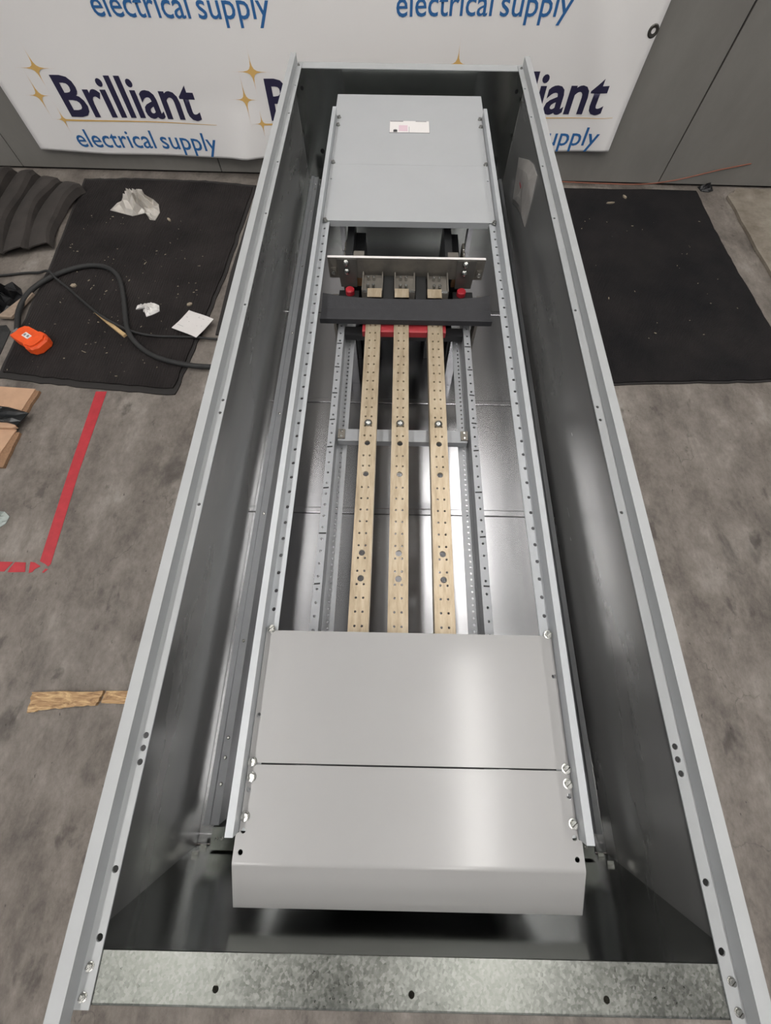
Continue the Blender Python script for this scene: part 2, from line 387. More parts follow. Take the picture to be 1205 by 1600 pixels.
# near end wall with outward flange
nw = MB().box(-.404, .404, YN-.002, YN, -D, -.0262).build('end_wall', 'galvanised_end', enc)
nfl = link_mesh('end_flange', join([plate_mesh(rect(-.3885,.3885,.004,YN), [(-.229,.0177,.0038),(.002,.0168,.0038),(.231,.0164,.0038)], .002, T(0,0,-.0245)),
    (lambda m: (m.transform(TZ), m)[1])(MB().prof_x([(.004,-.0245),(.002,-.0251),(.0008,-.0265),(.0,-.030),(.0,-.06),(.002,-.06),(.002,-.03),(.004,-.0265)], -.3885, .3885).mesh())]), 'galvanised_spangle', enc)
# far end wall with outward flange
fw = MB().box(-.404, .404, YF, YF+.002, -D, -.0262).build('end_wall', 'galvanised_end', enc)
MB().prof_x([(YF,-.0245),(Y1+.009,-.0245),(Y1+.011,-.0265),(Y1+.011,-.05),(Y1+.009,-.05),(Y1+.009,-.0265),(YF,-.0265)], -.3885, .3885).build('end_flange', 'rim_paint', enc)
for x, z in ((-.38,-.075),(.38,-.075)): MB().lathe((x,YF-.0012,z), [(.006,0),(.006,.001)], 'Y', 12).build('knockout', 'dark_hole', fw)
for s in (-1, 1):
    for y, z in ((YF-.012,-.10),(YF-.012,-.2)): MB().box(*sorted((s*.4044,s*.398)), y-.004, y+.004, z-.006, z+.006).build('corner_tab', 'screw_steel', fw)
MB().lathe((-.335,YF-.0012,-.255), [(.008,0),(.008,.001)], 'Y', 12).build('knockout', 'dark_hole', fw)
# back pan in panels with lapped joints
ys = [YN, .7632, 1.129, 1.507, YF]
for i, (a, b) in enumerate(zip(ys[:-1], ys[1:])):
    MB().prof_x([(a+.0015,-D-.003),(a+.0015,-D-.0005),(a+.003,-D+.0006),(a+.016,-D+.0006),(a+.018,-D),(b-.0015,-D),(b-.0015,-D-.003)], -.404, .404).build('back_panel', 'galvanised_pan', enc)
MB().box(-.404,.404,YN,YF,-D-.005,-D-.0035).build('back_sheet', 'seam_dark', enc)
# near cross channel on the pan
ch = MB().box(-.366, .366, .0525, .088, -D+.0008, -.315).build('cross_channel', 'galvanised_end', enc)
for x in (-.355, -.345, .35): screw(ch, x, .07, -.315, 'small')
MB().lathe((.30,.07,-.315), [(.03,0),(.03,.004),(.024,.006),(.01,.006)], 'Z', 20).build('hole_plug', 'black_plastic', ch)
for s in (-1, 1):
    for y, z in ((YN,-.30),(YN,-.335)): MB().box(s*.385-.006, s*.385+.006, y+.0002, y+.006, z-.002, z+.002).build('corner_tab', 'screw_steel', nw)

# ================================================================== PANELBOARD CHASSIS
ch = thing('panelboard_chassis', 'grey panelboard chassis with perforated rails, three gold bus bars and cover plates', 'panelboard', (0, 1.1, ZR-D+.0007))
for s in (-1, 1):
    x0, x1 = sorted((s*.2187, s*.2385)); y0, y1 = .158, 2.05
    off = .6857 if s < 0 else 1.001
    hs = []; y = off
    while y > y0+.02: y -= .03175
    y += .03175
    while y < y1-.01: hs.append((s*.2303, y, .0033)); y += .03175
    m1 = perf_strip(x0, x1, y0, y1, hs, .002, -.060)
    m2 = MB().prof_y([(s*.2370,-.060),(s*.2370,-.0335),(s*.2480,-.0335),(s*.2480,-.052),(s*.2468,-.052),(s*.2468,-.0350),(s*.2385,-.0350),(s*.2385,-.060)], y0, y1).mesh(); m2.transform(TZ)
    rail = link_mesh('mounting_rail', join([m1, m2]), 'rail_paint', ch)
    for y in (.21, 1.85):      # standoff feet carrying the rail
        MB().box(*sorted((s*.2205,s*.2365)), y-.02, y+.02, -D+.0008, -.0622).build('rail_foot', 'galvanised_pan', ch)
# inner Z rails with breaker marks
XC = -.0103
TL = [1.1392,1.0626,.9825,.9061,.8327,.7304,.6274,.5239]
TR = [1.1351,1.0604,.9827,.9024,.8295,.7263,.6260,.5256]
for s in (-1, 1):
    xo, xi = XC+s*.1702, XC+s*.1535      # top flange outer / web
    xd = XC+s*.1300                      # lower flange inner edge
    y0, y1 = .30, 1.25
    th = []; y = .5388 if s < 0 else .5357
    while y > y0+.02: y -= .0254
    y += .0254
    while y < y1-.01: th.append((XC+s*.1625, y, .0027)); y += .0254
    dh = []; y = .5463
    while y > y0+.01: y -= .0127
    y += .0127
    while y < y1-.01: dh.append((XC+s*.1425, y, .0026)); y += .0127
    m1 = plate_mesh(rect(*sorted((xo, xi)), y0, y1), th, .002, T(0,0,-.130), 8)
    m2 = plate_mesh(rect(*sorted((xi, xd)), y0, y1), dh, .002, T(0,0,-.165), 8)
    m3 = MB().box(*sorted((xi, xi+s*.0018)), y0, y1, -.167, -.1301).mesh(); m3.transform(TZ)
    m4 = MB().box(*sorted((xo, xo-s*.0018)), y0, y1, -.160, -.1301).mesh(); m4.transform(TZ)
    ir = link_mesh('breaker_rail', join([m1, m2, m3, m4]), 'inner_rail', ch)
    for y in (TL if s < 0 else TR):
        a = random.uniform(-.0008,.0008); x0, x1 = sorted((xo+s*-.001, xi+s*.004 if random.random() < .7 else xi+s*.001))
        MB().add([(x0,y-.0016+a,-.1299),(x1,y-.0016-a,-.1299),(x1,y+.0016-a,-.1299),(x0,y+.0016+a,-.1299),(x0,y-.0016+a,-.1296),(x1,y-.0016-a,-.1296),(x1,y+.0016-a,-.1296),(x0,y+.0016+a,-.1296)],
            [(0,3,2,1),(4,5,6,7),(0,1,5,4),(1,2,6,5),(2,3,7,6),(3,0,4,7)]).build('marker_line', 'marker_black', ir)
    for y in (.36, 1.22): MB().box(*sorted((xi, xd)), y-.015, y+.015, -D+.0008, -.1672).build('rail_foot', 'galvanised_pan', ch)
# bus bars: channel section, holes on one inch centres, mounting holes
big = [.8317, .7553, .5820, .5317]
for bx, hx in ((-.0888, (-.0959, -.0825)), (-.0174, (-.0241, -.0109)), (.0681, (.0613, .0751))):
    hs = []; y = .4953
    while y > .31: y -= .0254
    y += .0254
    while y < 1.24:
        for x in hx:
            if all(math.hypot(x-bx, y-b) > .0095 for b in big): hs.append((x, y, .0024))
        y += .0254
    hs += [(bx, b, .0062) for b in big]
    m1 = plate_mesh(rect(bx-.0188, bx+.0188, .29, 1.262), hs, .0045, T(0,0,-.110), 8)
    ms = [m1]
    for sd in (-1, 1):
        sh = [(y, -.128, .0028) for y in [.31+.0254*k for k in range(37)]]
        mt = Matrix(((0,0,sd,bx+sd*.0188),(1,0,0,0),(0,1,0,ZR),(0,0,0,1)))
        ms.append(plate_mesh(rect(.29, 1.262, -.140, -.1146), sh, .0035, mt, 8))
    bar = link_mesh('bus_bar', join(ms), 'bus_plating', ch)
    screw(bar, bx, .8835, -.110, 'dome')
    # offset end tab with two bolt holes, turned down in front of the lug
    tab = link_mesh('end_tab', join([plate_mesh(rect(bx-.0185, bx+.0185, -.128, -.098), [(bx-.0068,-.121,.0022),(bx+.0068,-.121,.0022)], .005, Matrix(((1,0,0,0),(0,0,-1,1.2625),(0,1,0,ZR),(0,0,0,1)))),
        (lambda m: (m.transform(TZ), m)[1])(MB().box(bx-.0185, bx+.0185, 1.2625, 1.300, -.103, -.098).mesh())]), 'bus_plating', bar)
# unseen plate added below the lower cover, keeps light off the near end wall
for y in (.150,): MB().box(-.232, .232, y, y+.003, -D+.0008, -.0625).build('light_block_plate', 'phenolic', ch)
# cross brace under the bars
br = MB().prof_x([(.857,-.1420),(.857,-.160),(.859,-.160),(.859,-.1440),(.889,-.1440),(.889,-.1420)], XC-.148, XC+.148).build('cross_brace', 'inner_rail', ch)
for s in (-1, 1):
    bm = MB().box(XC+s*.141-.008, XC+s*.141+.008, .862, .886, -.1419, -.138).build('brace_clip', 'zinc_bracket', br)
    for dy in (.867, .881): screw(bm, XC+s*.141, dy, -.138, 'small')
for i, bx in enumerate((-.0888, -.0174, .0681)):
    MB().box(bx-.014, bx+.014, .86, .886, -.1418, -.1150).build('bar_spacer', 'black_plastic', br)
# red bus support block
rb = MB().prof_x([(1.166,-.132),(1.166,-.1165),(1.169,-.1148),(1.205,-.1148),(1.205,-.132)], -.116, .0955).build('bus_support', 'red_bar', ch)
MB().box(XC-.152, XC+.152, 1.172, 1.2, -.150, -.1322).build('support_foot', 'black_plastic', rb)
# ---- main lug end
YX = 1.380
lug = thing('lug_terminal_assembly', 'zinc crossbar with lug terminals, bolts and red studs below the upper cover', 'terminal block', (0, 1.36, ZR-D+.0007))
cb = MB().prof_x([(YX,-.129),(YX,-.0725),(YX+.007,-.0725),(YX+.007,-.0755),(YX+.003,-.0755),(YX+.003,-.129)], -.2165, .2035).build('crossbar', 'zinc_bracket', lug)
MB().box(-.2165, .2035, YX-.0004, YX+.0072, -.0724, -.0716).build('bright_edge', 'label_white', cb)
for s, xa, xb in ((-1, -.192, -.139), (1, .128, .180)):
    xm = (xa+xb)/2; w = (xb-xa)/2
    bk = link_mesh('bracket_plate', plate_mesh([(xm-w*.82,-.153),(xm+w*.9,-.153),(xm+w,-.0735),(xm-w,-.0735)], [], .004, Matrix(((1,0,0,0),(0,0,-1,YX-.0045),(0,1,0,ZR),(0,0,0,1)))), 'zinc_dark', lug)
    for z in (-.083, -.106): screw(bk, xm-.002, YX-.0045, z, 'dome', 'bolt', (math.pi/2, 0, 0))
    MB().box(xm-.034*s-.016, xm-.034*s+.012, YX+.008, YX+.03, -.1, -.0735).build('saddle', 'zinc_bracket', lug)
    blk = MB().box(xm-.027, xm+.029, YX-.075, YX-.012, -D+.0008, -.158).build('insulator_block', 'phenolic', lug)
    MB().lathe((xm-s*.004, YX-.024, -.158), [(.0125,0),(.0125,.012),(.010,.0145)], 'Z', 16).build('red_stud', 'red_insulator', blk)
    sx = xm-s*.0 + s*.042
    ear = MB().prism([(sx-.006,YX-.115),(sx+.010,YX-.105),(sx+.014,YX-.03),(sx-.002,YX-.03)], -.160, -.156).build('side_ear', 'zinc_bracket', lug)
    MB().box(sx-.002, sx+.006, YX-.09, YX-.05, -D+.0008, -.1602).build('ear_post', 'zinc_bracket', ear)
    screw(ear, sx-.001, YX-.105, -.156, 'hex', 'nut'); 
    eb = MB().prof_x([(YX-.006,-.118),(YX-.006,-.098),(YX-.0002,-.098),(YX-.0002,-.118)], *sorted((xm+s*.030, xm+s*.045))).build('end_nut_plate', 'zinc_bracket', cb)
    screw(eb, xm+s*.0375, YX-.006, -.108, 'hex', 'nut', (math.pi/2,0,0))
    # tall black side barriers behind the crossbar with copper feet and studs
    bx = XC + s*.137
    tb = MB().box(bx-.026, bx-.006, YX+.012, 1.585, -.235, -.095).box(bx-.006, bx+.022, YX+.035, 1.585, -.235, -.135).build('side_barrier', 'phenolic', lug)
    MB().box(bx-.02, bx+.02, YX+.02, 1.56, -D+.0008, -.2352).build('barrier_post', 'phenolic', tb)
    MB().box(bx-.004, bx+.026, YX+.010, YX+.034, -.16, -.128).build('copper_foot', 'copper', lug)
    for y in (YX+.055, YX+.085): screw(tb, bx+.009, y, -.135, 'pan', 'bolt')
    rk = thing_parent = MB().box(bx+s*.032-.003, bx+s*.032+.003, YX+.012, 1.52, -.20, -.12).build('link_strip', 'zinc_bracket', lug)
    for k in range(6): screw(rk, bx+s*.032, YX+.022+k*.018, -.12, 'small', 'stud')
# lug bodies in front and behind
for x in (-.096, -.010, .079):
    lb = MB().prof_x([(1.301,-.150),(1.301,-.112),(1.305,-.108),(1.352,-.108),(1.372,-.114),(1.372,-.150)], x-.026, x+.026).build('lug_body', 'zinc_bracket', lug)
    MB().box(x-.026, x+.026, 1.2995, 1.305, -.1085, -.1045).build('lug_lip', 'screw_steel', lb)
    for i in (-1, 1):
        screw(lb, x-.004+i*.0075, 1.312, -.108, 'stud', 'stud'); screw(lb, x-.004+i*.0075, 1.345, -.110, 'stud', 'stud')
    for i in (-1, 1): MB().box(x+i*.026-.0018, x+i*.026+.0018, 1.30, 1.372, -.150, -.104).build('lug_cheek', 'zinc_bracket', lb)
    MB().box(x-.02, x+.02, 1.31, 1.36, -D+.0008, -.1502).build('lug_post', 'phenolic', lb)
for x in (-.053, .034):
    MB().box(x-.014, x+.014, 1.285, 1.372, -.200, -.116).build('phase_barrier', 'phenolic', lug)
for x, dx in ((-.100, .026), (-.014, .027), (.076, .027)):
    rl = MB().box(x-dx, x+dx, YX+.010, YX+.042, -.16, -.128).build('rear_lug', 'phenolic', lug)
    for i in (-1, 1): screw(rl, x+i*.017, YX+.026, -.128, 'pan', 'bolt')
    MB().box(x-dx+.004, x+dx-.004, YX+.012, YX+.04, -D+.0008, -.1602).build('lug_post', 'phenolic', rl)
for i in (-1, 0, 1): screw(rl, -.014+i*.018, YX+.07, -.16, 'pan', 'bolt')

# ---- lower cover plates
def cover(name, outline, holes, z, mat, th=.0015): return link_mesh(name, plate_mesh(outline, holes, th, T(0,0,z), 12), mat, ch)
ZC = -.0565
XE = .2362
c1 = cover('cover_plate', [(-XE,.2405),(XE,.2405),(XE,.4285),(-XE,.4285)], [(-.2306,.3032,.0032),(.2313,.3664,.0032)], ZC, 'cover_paint')
MB().box(-.218, .218, .4268, .4285, ZC-.012, ZC-.0016).build('skirt', 'cover_paint', c1)
MB().box(-.2175, .2175, .2386, .2403, ZC-.006, ZC-.0018).build('joint_gap', 'dark_hole', c1)
for x in (-.2286, .2309): screw(c1, x, .4305, ZC, 'slot')
for x in (-.2304, .2317): screw(c1, x, .2415, ZC, 'slot')
c2 = cover('cover_plate', [(-.2405,.1265),(.2405,.1265),(.2405,.157),(XE,.157),(XE,.2382),(-XE,.2382),(-XE,.157),(-.2405,.157)],
    [(s*.2307,y,.0034) for s in (-1,1) for y in (.2077,.1592,.1353)], ZC, 'cover_paint')
for x in (-.2287, .2311): screw(c2, x, .2228, ZC, 'slot')
for x in (-.2304, .2316): screw(c2, x, .1755, ZC, 'slot')
prof = []
for k in range(7):
    a = k/6*math.radians(30); prof.append((.1265-.012*math.sin(a)/.5*.55, ZC-.012*(1-math.cos(a))))
end = (.0640, -.0900); prof.append(end)
MB().prof_x(prof+[(y, z-.0016) for y, z in reversed(prof)], -.2405, .2405).build('sloped_lip', 'cover_paint', c2)
# ---- upper cover plates
c3 = cover('cover_plate', [(-XE,1.508),(XE,1.508),(XE,1.776),(-XE,1.776)], [(-.2290,1.70,.003),(.2290,1.70,.003)], ZC, 'cover_top')
MB().box(-.2185, .2185, 1.508, 1.5096, ZC-.0150, ZC-.0016).build('skirt', 'cover_top', c3)
for x in (-.2303, .2322): screw(c3, x, 1.507, ZC, 'slot')
c4 = cover('cover_plate', [(-XE,1.7765),(XE,1.7765),(XE,2.052),(.2440,2.052),(.2440,2.19),(-.2440,2.19),(-.2440,2.052),(-XE,2.052)], [], ZC, 'cover_top')
for x in (-.2290, .2290):
    screw(c4, x, 1.782, ZC, 'slot'); screw(c4, x, 1.9912, ZC, 'slot'); screw(c4, x, 2.0379, ZC, 'slot')
MB().box(-.2440, .2440, 2.1885, 2.19, -.14, ZC-.0016).build('skirt', 'cover_top', c4)
sk = MB().box(-.0642, .0644, 1.953, 2.024, ZC, ZC+.0006).build('rating_label', 'label_grey', c4)
mbp = MB().box(-.0632, .0634, 1.9545, 2.0225, ZC+.0006, ZC+.0009)
mbp.build('label_face', 'label_white', c4); MB().box(-.034, -.006, 1.962, 1.996, ZC+.0009, ZC+.0011).build('label_panel', 'label_pink', c4)
MB().lathe((-.045,1.966,ZC+.0009), [(.0065,0),(.0065,.0002)], 'Z', 14).box(-.0515,-.0385,1.955,1.966,ZC+.0009,ZC+.0011).box(-.0015,-.0003,1.955,1.988,ZC+.0009,ZC+.0011)\
    .box(-.062,-.02,2.0175,2.0215,ZC+.0009,ZC+.0011).box(.02,.055,2.0185,2.0215,ZC+.0009,ZC+.0011).build('label_print', 'label_grey', c4)

# ================================================================== LOOSE THINGS IN THE ENCLOSURE
# black insulating strip bent down along its near edge, ends curling slightly up
vs = []; nx = 24
prof = [(1.268,-.0935),(1.25,-.0945),(1.22,-.095),(1.19,-.0945),(1.184,-.0955),(1.184,-.1095)]
for i in range(nx+1):
    u = i/nx; x = -.2205+u*.428; e = abs(2*u-1)**3
    for j, (y, z) in enumerate(prof):
        fx = 1+.012*(j >= 4); yy = y+(.010*e-.012 if j == 0 else (.006*e-.006 if j == 1 else 0)); vs.append((x*fx+(0 if j else 0), yy, z+(.006*e if j < 2 else 0)))
n = len(prof); fs = [(i*n+j, i*n+j+1, (i+1)*n+j+1, (i+1)*n+j) for i in range(nx) for j in range(n-1)]
o = MB().add(vs, fs).build('insulating_strip', 'black_foam', None, (0, 1.22, ZR-.1095))
md = o.modifiers.new('thickness', 'SOLIDIFY'); md.thickness = .0025; md.offset = 1
tag(o, 'matte black insulating strip laid across the gold bus bars', 'insulating strip')
# document pouch against the right side wall
pts = [(2.107,-.186),(1.97,-.129),(1.90,-.108),(1.825,-.101),(1.80,-.165),(1.79,-.233),(1.88,-.245),(1.95,-.262),(2.03,-.293)]
pm = []; rnd = random.Random(3); cy, cz = 1.92, -.19
vs = [(.3915, cy, cz)]
for s_ in (.33, .66, 1.0):
    for y, z in pts: vs.append((.4035-(.012*(1-s_**2))-rnd.uniform(0,.006)*(s_ < 1)-.0012, cy+(y-cy)*s_, cz+(z-cz)*s_))
k = len(pts); fs = [(0, 1+i, 1+(i+1)%k) for i in range(k)]
for r in range(2): fs += [(1+r*k+i, 1+(r+1)*k+i, 1+(r+1)*k+(i+1)%k, 1+r*k+(i+1)%k) for i in range(k)]
nb = len(vs); vs += [(.4042, y, z) for y, z in pts]
fs += [(1+2*k+i, nb+i, nb+(i+1)%k, 1+2*k+(i+1)%k) for i in range(k)] + [tuple(nb+i for i in range(k))]
pouch = thing('document_pouch', 'clear plastic pouch of folded papers on the right inner wall near the far end', 'pouch', (.40, 1.94, ZR-.293))
MB().add(vs, fs).build('bag', 'pouch', pouch)
MB().add([(.3955,1.885,-.170),(.3955,1.845,-.168),(.3955,1.835,-.200),(.3955,1.868,-.212),(.3935,1.885,-.170),(.3935,1.845,-.168),(.3935,1.835,-.200),(.3935,1.868,-.212)],
    [(0,3,2,1),(4,5,6,7),(0,1,5,4),(1,2,6,5),(2,3,7,6),(3,0,4,7)]).build('black_logo', 'marker_black', pouch)
MB().box(.3898,.3908,1.925,1.955,-.190,-.184).build('red_mark', 'red_insulator', pouch)

# ================================================================== SUPPORT (under the enclosure)
for yy in (.45, 1.85):
    tr = thing('support_trestle', 'timber trestle under the grey enclosure, ' + ('near end' if yy < 1 else 'wall end'), 'trestle', (0, yy, 0), 'trestles under the enclosure')
    MB().box(-.36, .36, yy-.05, yy+.05, ZR-D-.005-.09, ZR-D-.005).build('beam', 'trestle_wood', tr, zr=False)
    for s in (-1, 1):
        for q in (-1, 1):
            xb, xt = s*.34, s*.30; yb, yt = yy+q*.2, yy+q*.03; zt = ZR-D-.095
            MB().add([(xb-.02,yb-.02,0),(xb+.02,yb-.02,0),(xb+.02,yb+.02,0),(xb-.02,yb+.02,0),(xt-.02,yt-.02,zt),(xt+.02,yt-.02,zt),(xt+.02,yt+.02,zt),(xt-.02,yt+.02,zt)],
                [(0,3,2,1),(4,5,6,7),(0,1,5,4),(1,2,6,5),(2,3,7,6),(3,0,4,7)]).build('leg', 'trestle_wood', tr, zr=False)

# ================================================================== BANNER
bnl = [(-2.14,-.681),(-1.74,-.694),(-1.25,-.693),(-.83,-.684),(.0,-.655),(.90,-.627),(1.148,-.618)]
def interp(tab, x):
    if x <= tab[0][0]: return tab[0][1]
    for (a, va), (b, vb) in zip(tab[:-1], tab[1:]):
        if x <= b: return va+(vb-va)*(x-a)/(b-a)
    return tab[-1][1]
def by(x, z):      # banner surface (distance to wall) with soft waves; z relative to rim
    w = .006*math.sin(x*3.1+.4)+.004*math.sin(x*7.3+z*2)+.005*math.sin(z*6-x*1.7)
    d = max(0, -.45-z)
    e = .018*math.exp(-((x+1.0)/.28)**2)*d/.25 + .02*math.exp(-((x+.9-.25*(z+.6))/.06)**2)*d/.25 + .012*math.exp(-((x-.95+.5*(z+.3))/.08)**2)
    return wy(x)-.034+w-e
ban = thing('banner', 'white vinyl banner printed with repeated blue and navy company logos on the wall', 'banner', (-.5, wy(-.5)-.03, ZR-.69))
vs = []; nx, nz = 110, 50
for i in range(nx+1):
    for j in range(nz+1):
        u = i/nx; x0 = -2.135+u*3.283; zb = interp(bnl, x0); zt = .95; z = zb+(zt-zb)*(j/nz)**1.3
        x = x0+(.02 if False else 0)*z; vs.append((x, by(x, z), z))
fs = [(i*(nz+1)+j, (i+1)*(nz+1)+j, (i+1)*(nz+1)+j+1, i*(nz+1)+j+1) for i in range(nx) for j in range(nz)]
cl = MB().add(vs, fs).build('cloth', 'banner_cloth', ban, smooth=True)
md = cl.modifiers.new('thickness', 'SOLIDIFY'); md.thickness = .0012; md.offset = -1
for x, z in ((1.127,-.172), (1.127,.45), (-2.11,-.1), (-2.11,.5)):
    mb = MB(); y = by(x, z)-.0022
    mb.lathe((x, y, z), [(.022,.003),(.024,.001),(.019,-.002),(.010,-.001),(.009,.003)], 'Y', 20)
    mb.build('grommet', 'grommet', ban)
def text_mesh(s, width, x, z, height, slope, off, mat, name):
    cu = bpy.data.curves.new('t', 'FONT'); cu.body = s; cu.size = 1; cu.offset = off; cu.resolution_u = 3; cu.fill_mode = 'FRONT'
    ob = bpy.data.objects.new('t', cu); COL.objects.link(ob); dg = bpy.context.evaluated_depsgraph_get()
    me = bpy.data.meshes.new_from_object(ob.evaluated_get(dg)); bpy.data.objects.remove(ob); bpy.data.curves.remove(cu)
    bm = bmesh.new(); bm.from_mesh(me); bmesh.ops.triangulate(bm, faces=bm.faces)
    for it in range(2):
        long_e = [e for e in bm.edges if e.calc_length() > .12]
        if long_e: bmesh.ops.subdivide_edges(bm, edges=long_e, cuts=1); bmesh.ops.triangulate(bm, faces=bm.faces)
    bm.to_mesh(me); bm.free()
    xs = [v.co.x for v in me.vertices]; top = max(v.co.y for v in me.vertices)
    kx = width/(max(xs)-min(xs)); kz = height/top; x0 = min(xs)
    for v in me.vertices:
        wx = x+(v.co.x-x0)*kx; wz = z+v.co.y*kz+slope*(wx-x)
        v.co = (wx, by(wx, wz)-.0028, wz+ZR)
    return link_mesh(name, me, mat, ban)
def star(x, z, hw, hh, mb, slant=0):
    n = 8; pts = []
    for q in range(4):
        a0 = [(hw,0),(0,hh),(-hw,0),(0,-hh)][q]; a1 = [(0,hh),(-hw,0),(0,-hh),(hw,0)][q]
        for k in range(n):
            t = k/n; c = .06     # concave arc between the tips
            px = a0[0]*(1-t)**3.3+a1[0]*t**3.3; pz = a0[1]*(1-t)**3.3+a1[1]*t**3.3; pts.append((x+px, z+pz))
    v = [(x, by(x,z)-.0028, z)]+[(a, by(a,b)-.0028, b) for a, b in pts]
    mb.add(v, [(0, 1+i, 1+(i+1)%len(pts)) for i in range(len(pts))])
def logo(x, z, sc=1.0, slope=0.0):
    text_mesh('Brilliant', .727*sc, x, z, .158*sc, slope, .019, 'navy_ink', 'name_lettering')
    text_mesh('electrical', .448*sc, x-.046*sc, z-.136*sc, .079*sc, slope, .006, 'blue_ink', 'tagline_word')
    xs = .439*sc; text_mesh('supply', .327*sc, x+xs, z-.136*sc+slope*xs, .079*sc, slope, .006, 'blue_ink', 'tagline_word')
    mb = MB()
    star(x-.05*sc, z+.181*sc, .115*sc, .10*sc, mb); star(x-.117*sc, z+.078*sc, .08*sc, .125*sc, mb); star(x-.056*sc, z-.017*sc, .06*sc, .085*sc, mb)
    xa, xb = x-.05*sc, x+.80*sc; pts = []
    for k in range(21):
        xx = xa+(xb-xa)*k/20; h = .0032*(1-k/20)+.0008; zz = z-.019*sc+slope*(xx-x); pts.append((xx, zz, h))
    v = []
    for xx, zz, h in pts: v += [(xx, by(xx,zz)-.0027, zz-h), (xx, by(xx,zz)-.0027, zz+h)]
    mb.add(v, [(2*k, 2*k+2, 2*k+3, 2*k+1) for k in range(20)])
    mb.build('gold_sparkles', 'gold_ink', ban)
logo(-1.838, -.5246, 1.0, .002); logo(-.7267, -.5150, 1.0, .012); logo(.298, -.478, 1.0, .026)
logo(-1.415, -.031, 1.02, .010); logo(-.012, -.015, .965, .016)
logo(-1.86, .44, 1.0, .005); logo(-.73, .45, 1.0, .008); logo(.30, .46, 1.0, .01)

# ================================================================== FLOOR THINGS
def wob(pts, amp, seed, n=10):
    rnd = random.Random(seed); out = []
    for i in range(len(pts)):
        a, b = pts[i], pts[(i+1)%len(pts)]
        for k in range(n): t = k/n; out.append((a[0]+(b[0]-a[0])*t+rnd.uniform(-amp,amp), a[1]+(b[1]-a[1])*t+rnd.uniform(-amp,amp)))
    return out
def flat(name, pts, z0, z1, mat, label=None, cat=None, group=None, parent=None):
    mb = MB().prism(pts, z0, z1); cx = sum(p[0] for p in pts)/len(pts); cy = sum(p[1] for p in pts)/len(pts)
    o = mb.build(name, mat, parent, None if parent else (cx, cy, z0), zr=False)
    if label: tag(o, label, cat, group)
    return o
def floor_mat(outline, label, pile, seed, inset):
    cx = sum(p[0] for p in outline)/len(outline); cy = sum(p[1] for p in outline)/len(outline)
    m = thing('floor_mat', label, 'mat', (cx, cy, 0), 'black floor mats by the wall')
    ol = wob(outline, .004, seed)
    MB().prism(ol, .0008, .006).build('rubber_border', 'mat_edge', m, zr=False)
    inn = [(cx+(x-cx)*inset, cy+(y-cy)*inset) for x, y in ol]
    MB().prism(inn, .0061, .0125).build('pile_surface', pile, m, zr=False)
    return m
floor_mat([(-1.925,3.10),(-1.62,3.115),(-1.2,3.10),(-.88,3.06),(-.92,2.3),(-.97,1.80),(-1.005,1.499),(-1.42,1.53),(-1.83,1.575),(-1.86,2.30)],
    'ribbed black entrance mat left of the enclosure, strewn with litter', 'mat_pile', 1, .962)
floor_mat([(.70,3.085),(1.752,3.085),(1.748,2.75),(1.765,2.40),(1.80,1.945),(1.815,1.64),(1.35,1.62),(.70,1.585)],
    'smooth black mat right of the enclosure', 'mat_smooth', 2, .985)
# second mat edge under the enclosure side
flat('rubber_runner', [(-.87,3.05),(-.55,3.05),(-.55,1.86),(-.895,1.86),(-.90,2.3)], .0008, .007, 'mat_edge', 'dark rubber runner beside the ribbed mat, half under the enclosure', 'mat')
# heap of folded rubber matting
vs = []; nu, nv = 80, 16; ends = (2.46, 2.36, 2.39, 2.43, 2.43)
for i in range(nu+1):
    for j in range(nv+1):
        u, v = i/nu, j/nv; band = min(int(u*4), 3); fr = u*4-band
        xf, yf = -2.47+u*.60, 3.135-.16*u**1.6-.02*fr; xn, yn = -2.36+u*.48, ends[band]+.02*fr
        x = xf+(xn-xf)*v-.055*math.sin(math.pi*v)*(.4+.6*u); y = yf+(yn-yf)*v
        zz = .012+.062*(fr**.6)*(1-.45*v)*(1-.3*u)
        if fr > .93: zz *= max(.12, 1-(fr-.93)*13)
        if j == 0: zz *= .75
        vs.append((x, y, zz+.008*math.sin(9*v+band*2.1)*fr+.004))
fs = [(i*(nv+1)+j, i*(nv+1)+j+1, (i+1)*(nv+1)+j+1, (i+1)*(nv+1)+j) for i in range(nu) for j in range(nv)]
mb = MB().add(vs, fs); o = mb.build('folded_matting', 'dusty_rubber', None, (-2.2, 2.8, 0), zr=False)
md = o.modifiers.new('thickness', 'SOLIDIFY'); md.thickness = .006; md.offset = 1
tag(o, 'dusty heap of folded rubber matting against the wall at the far left', 'matting')
# dusty board at right
flat('dusty_board', wob([(1.915,3.02),(2.00,3.10),(2.75,3.08),(2.75,2.0),(1.955,2.10),(1.935,2.31)], .005, 9, 6), .0008, .014, 'dusty_board', 'dust covered board lying along the right edge by the wall', 'board')
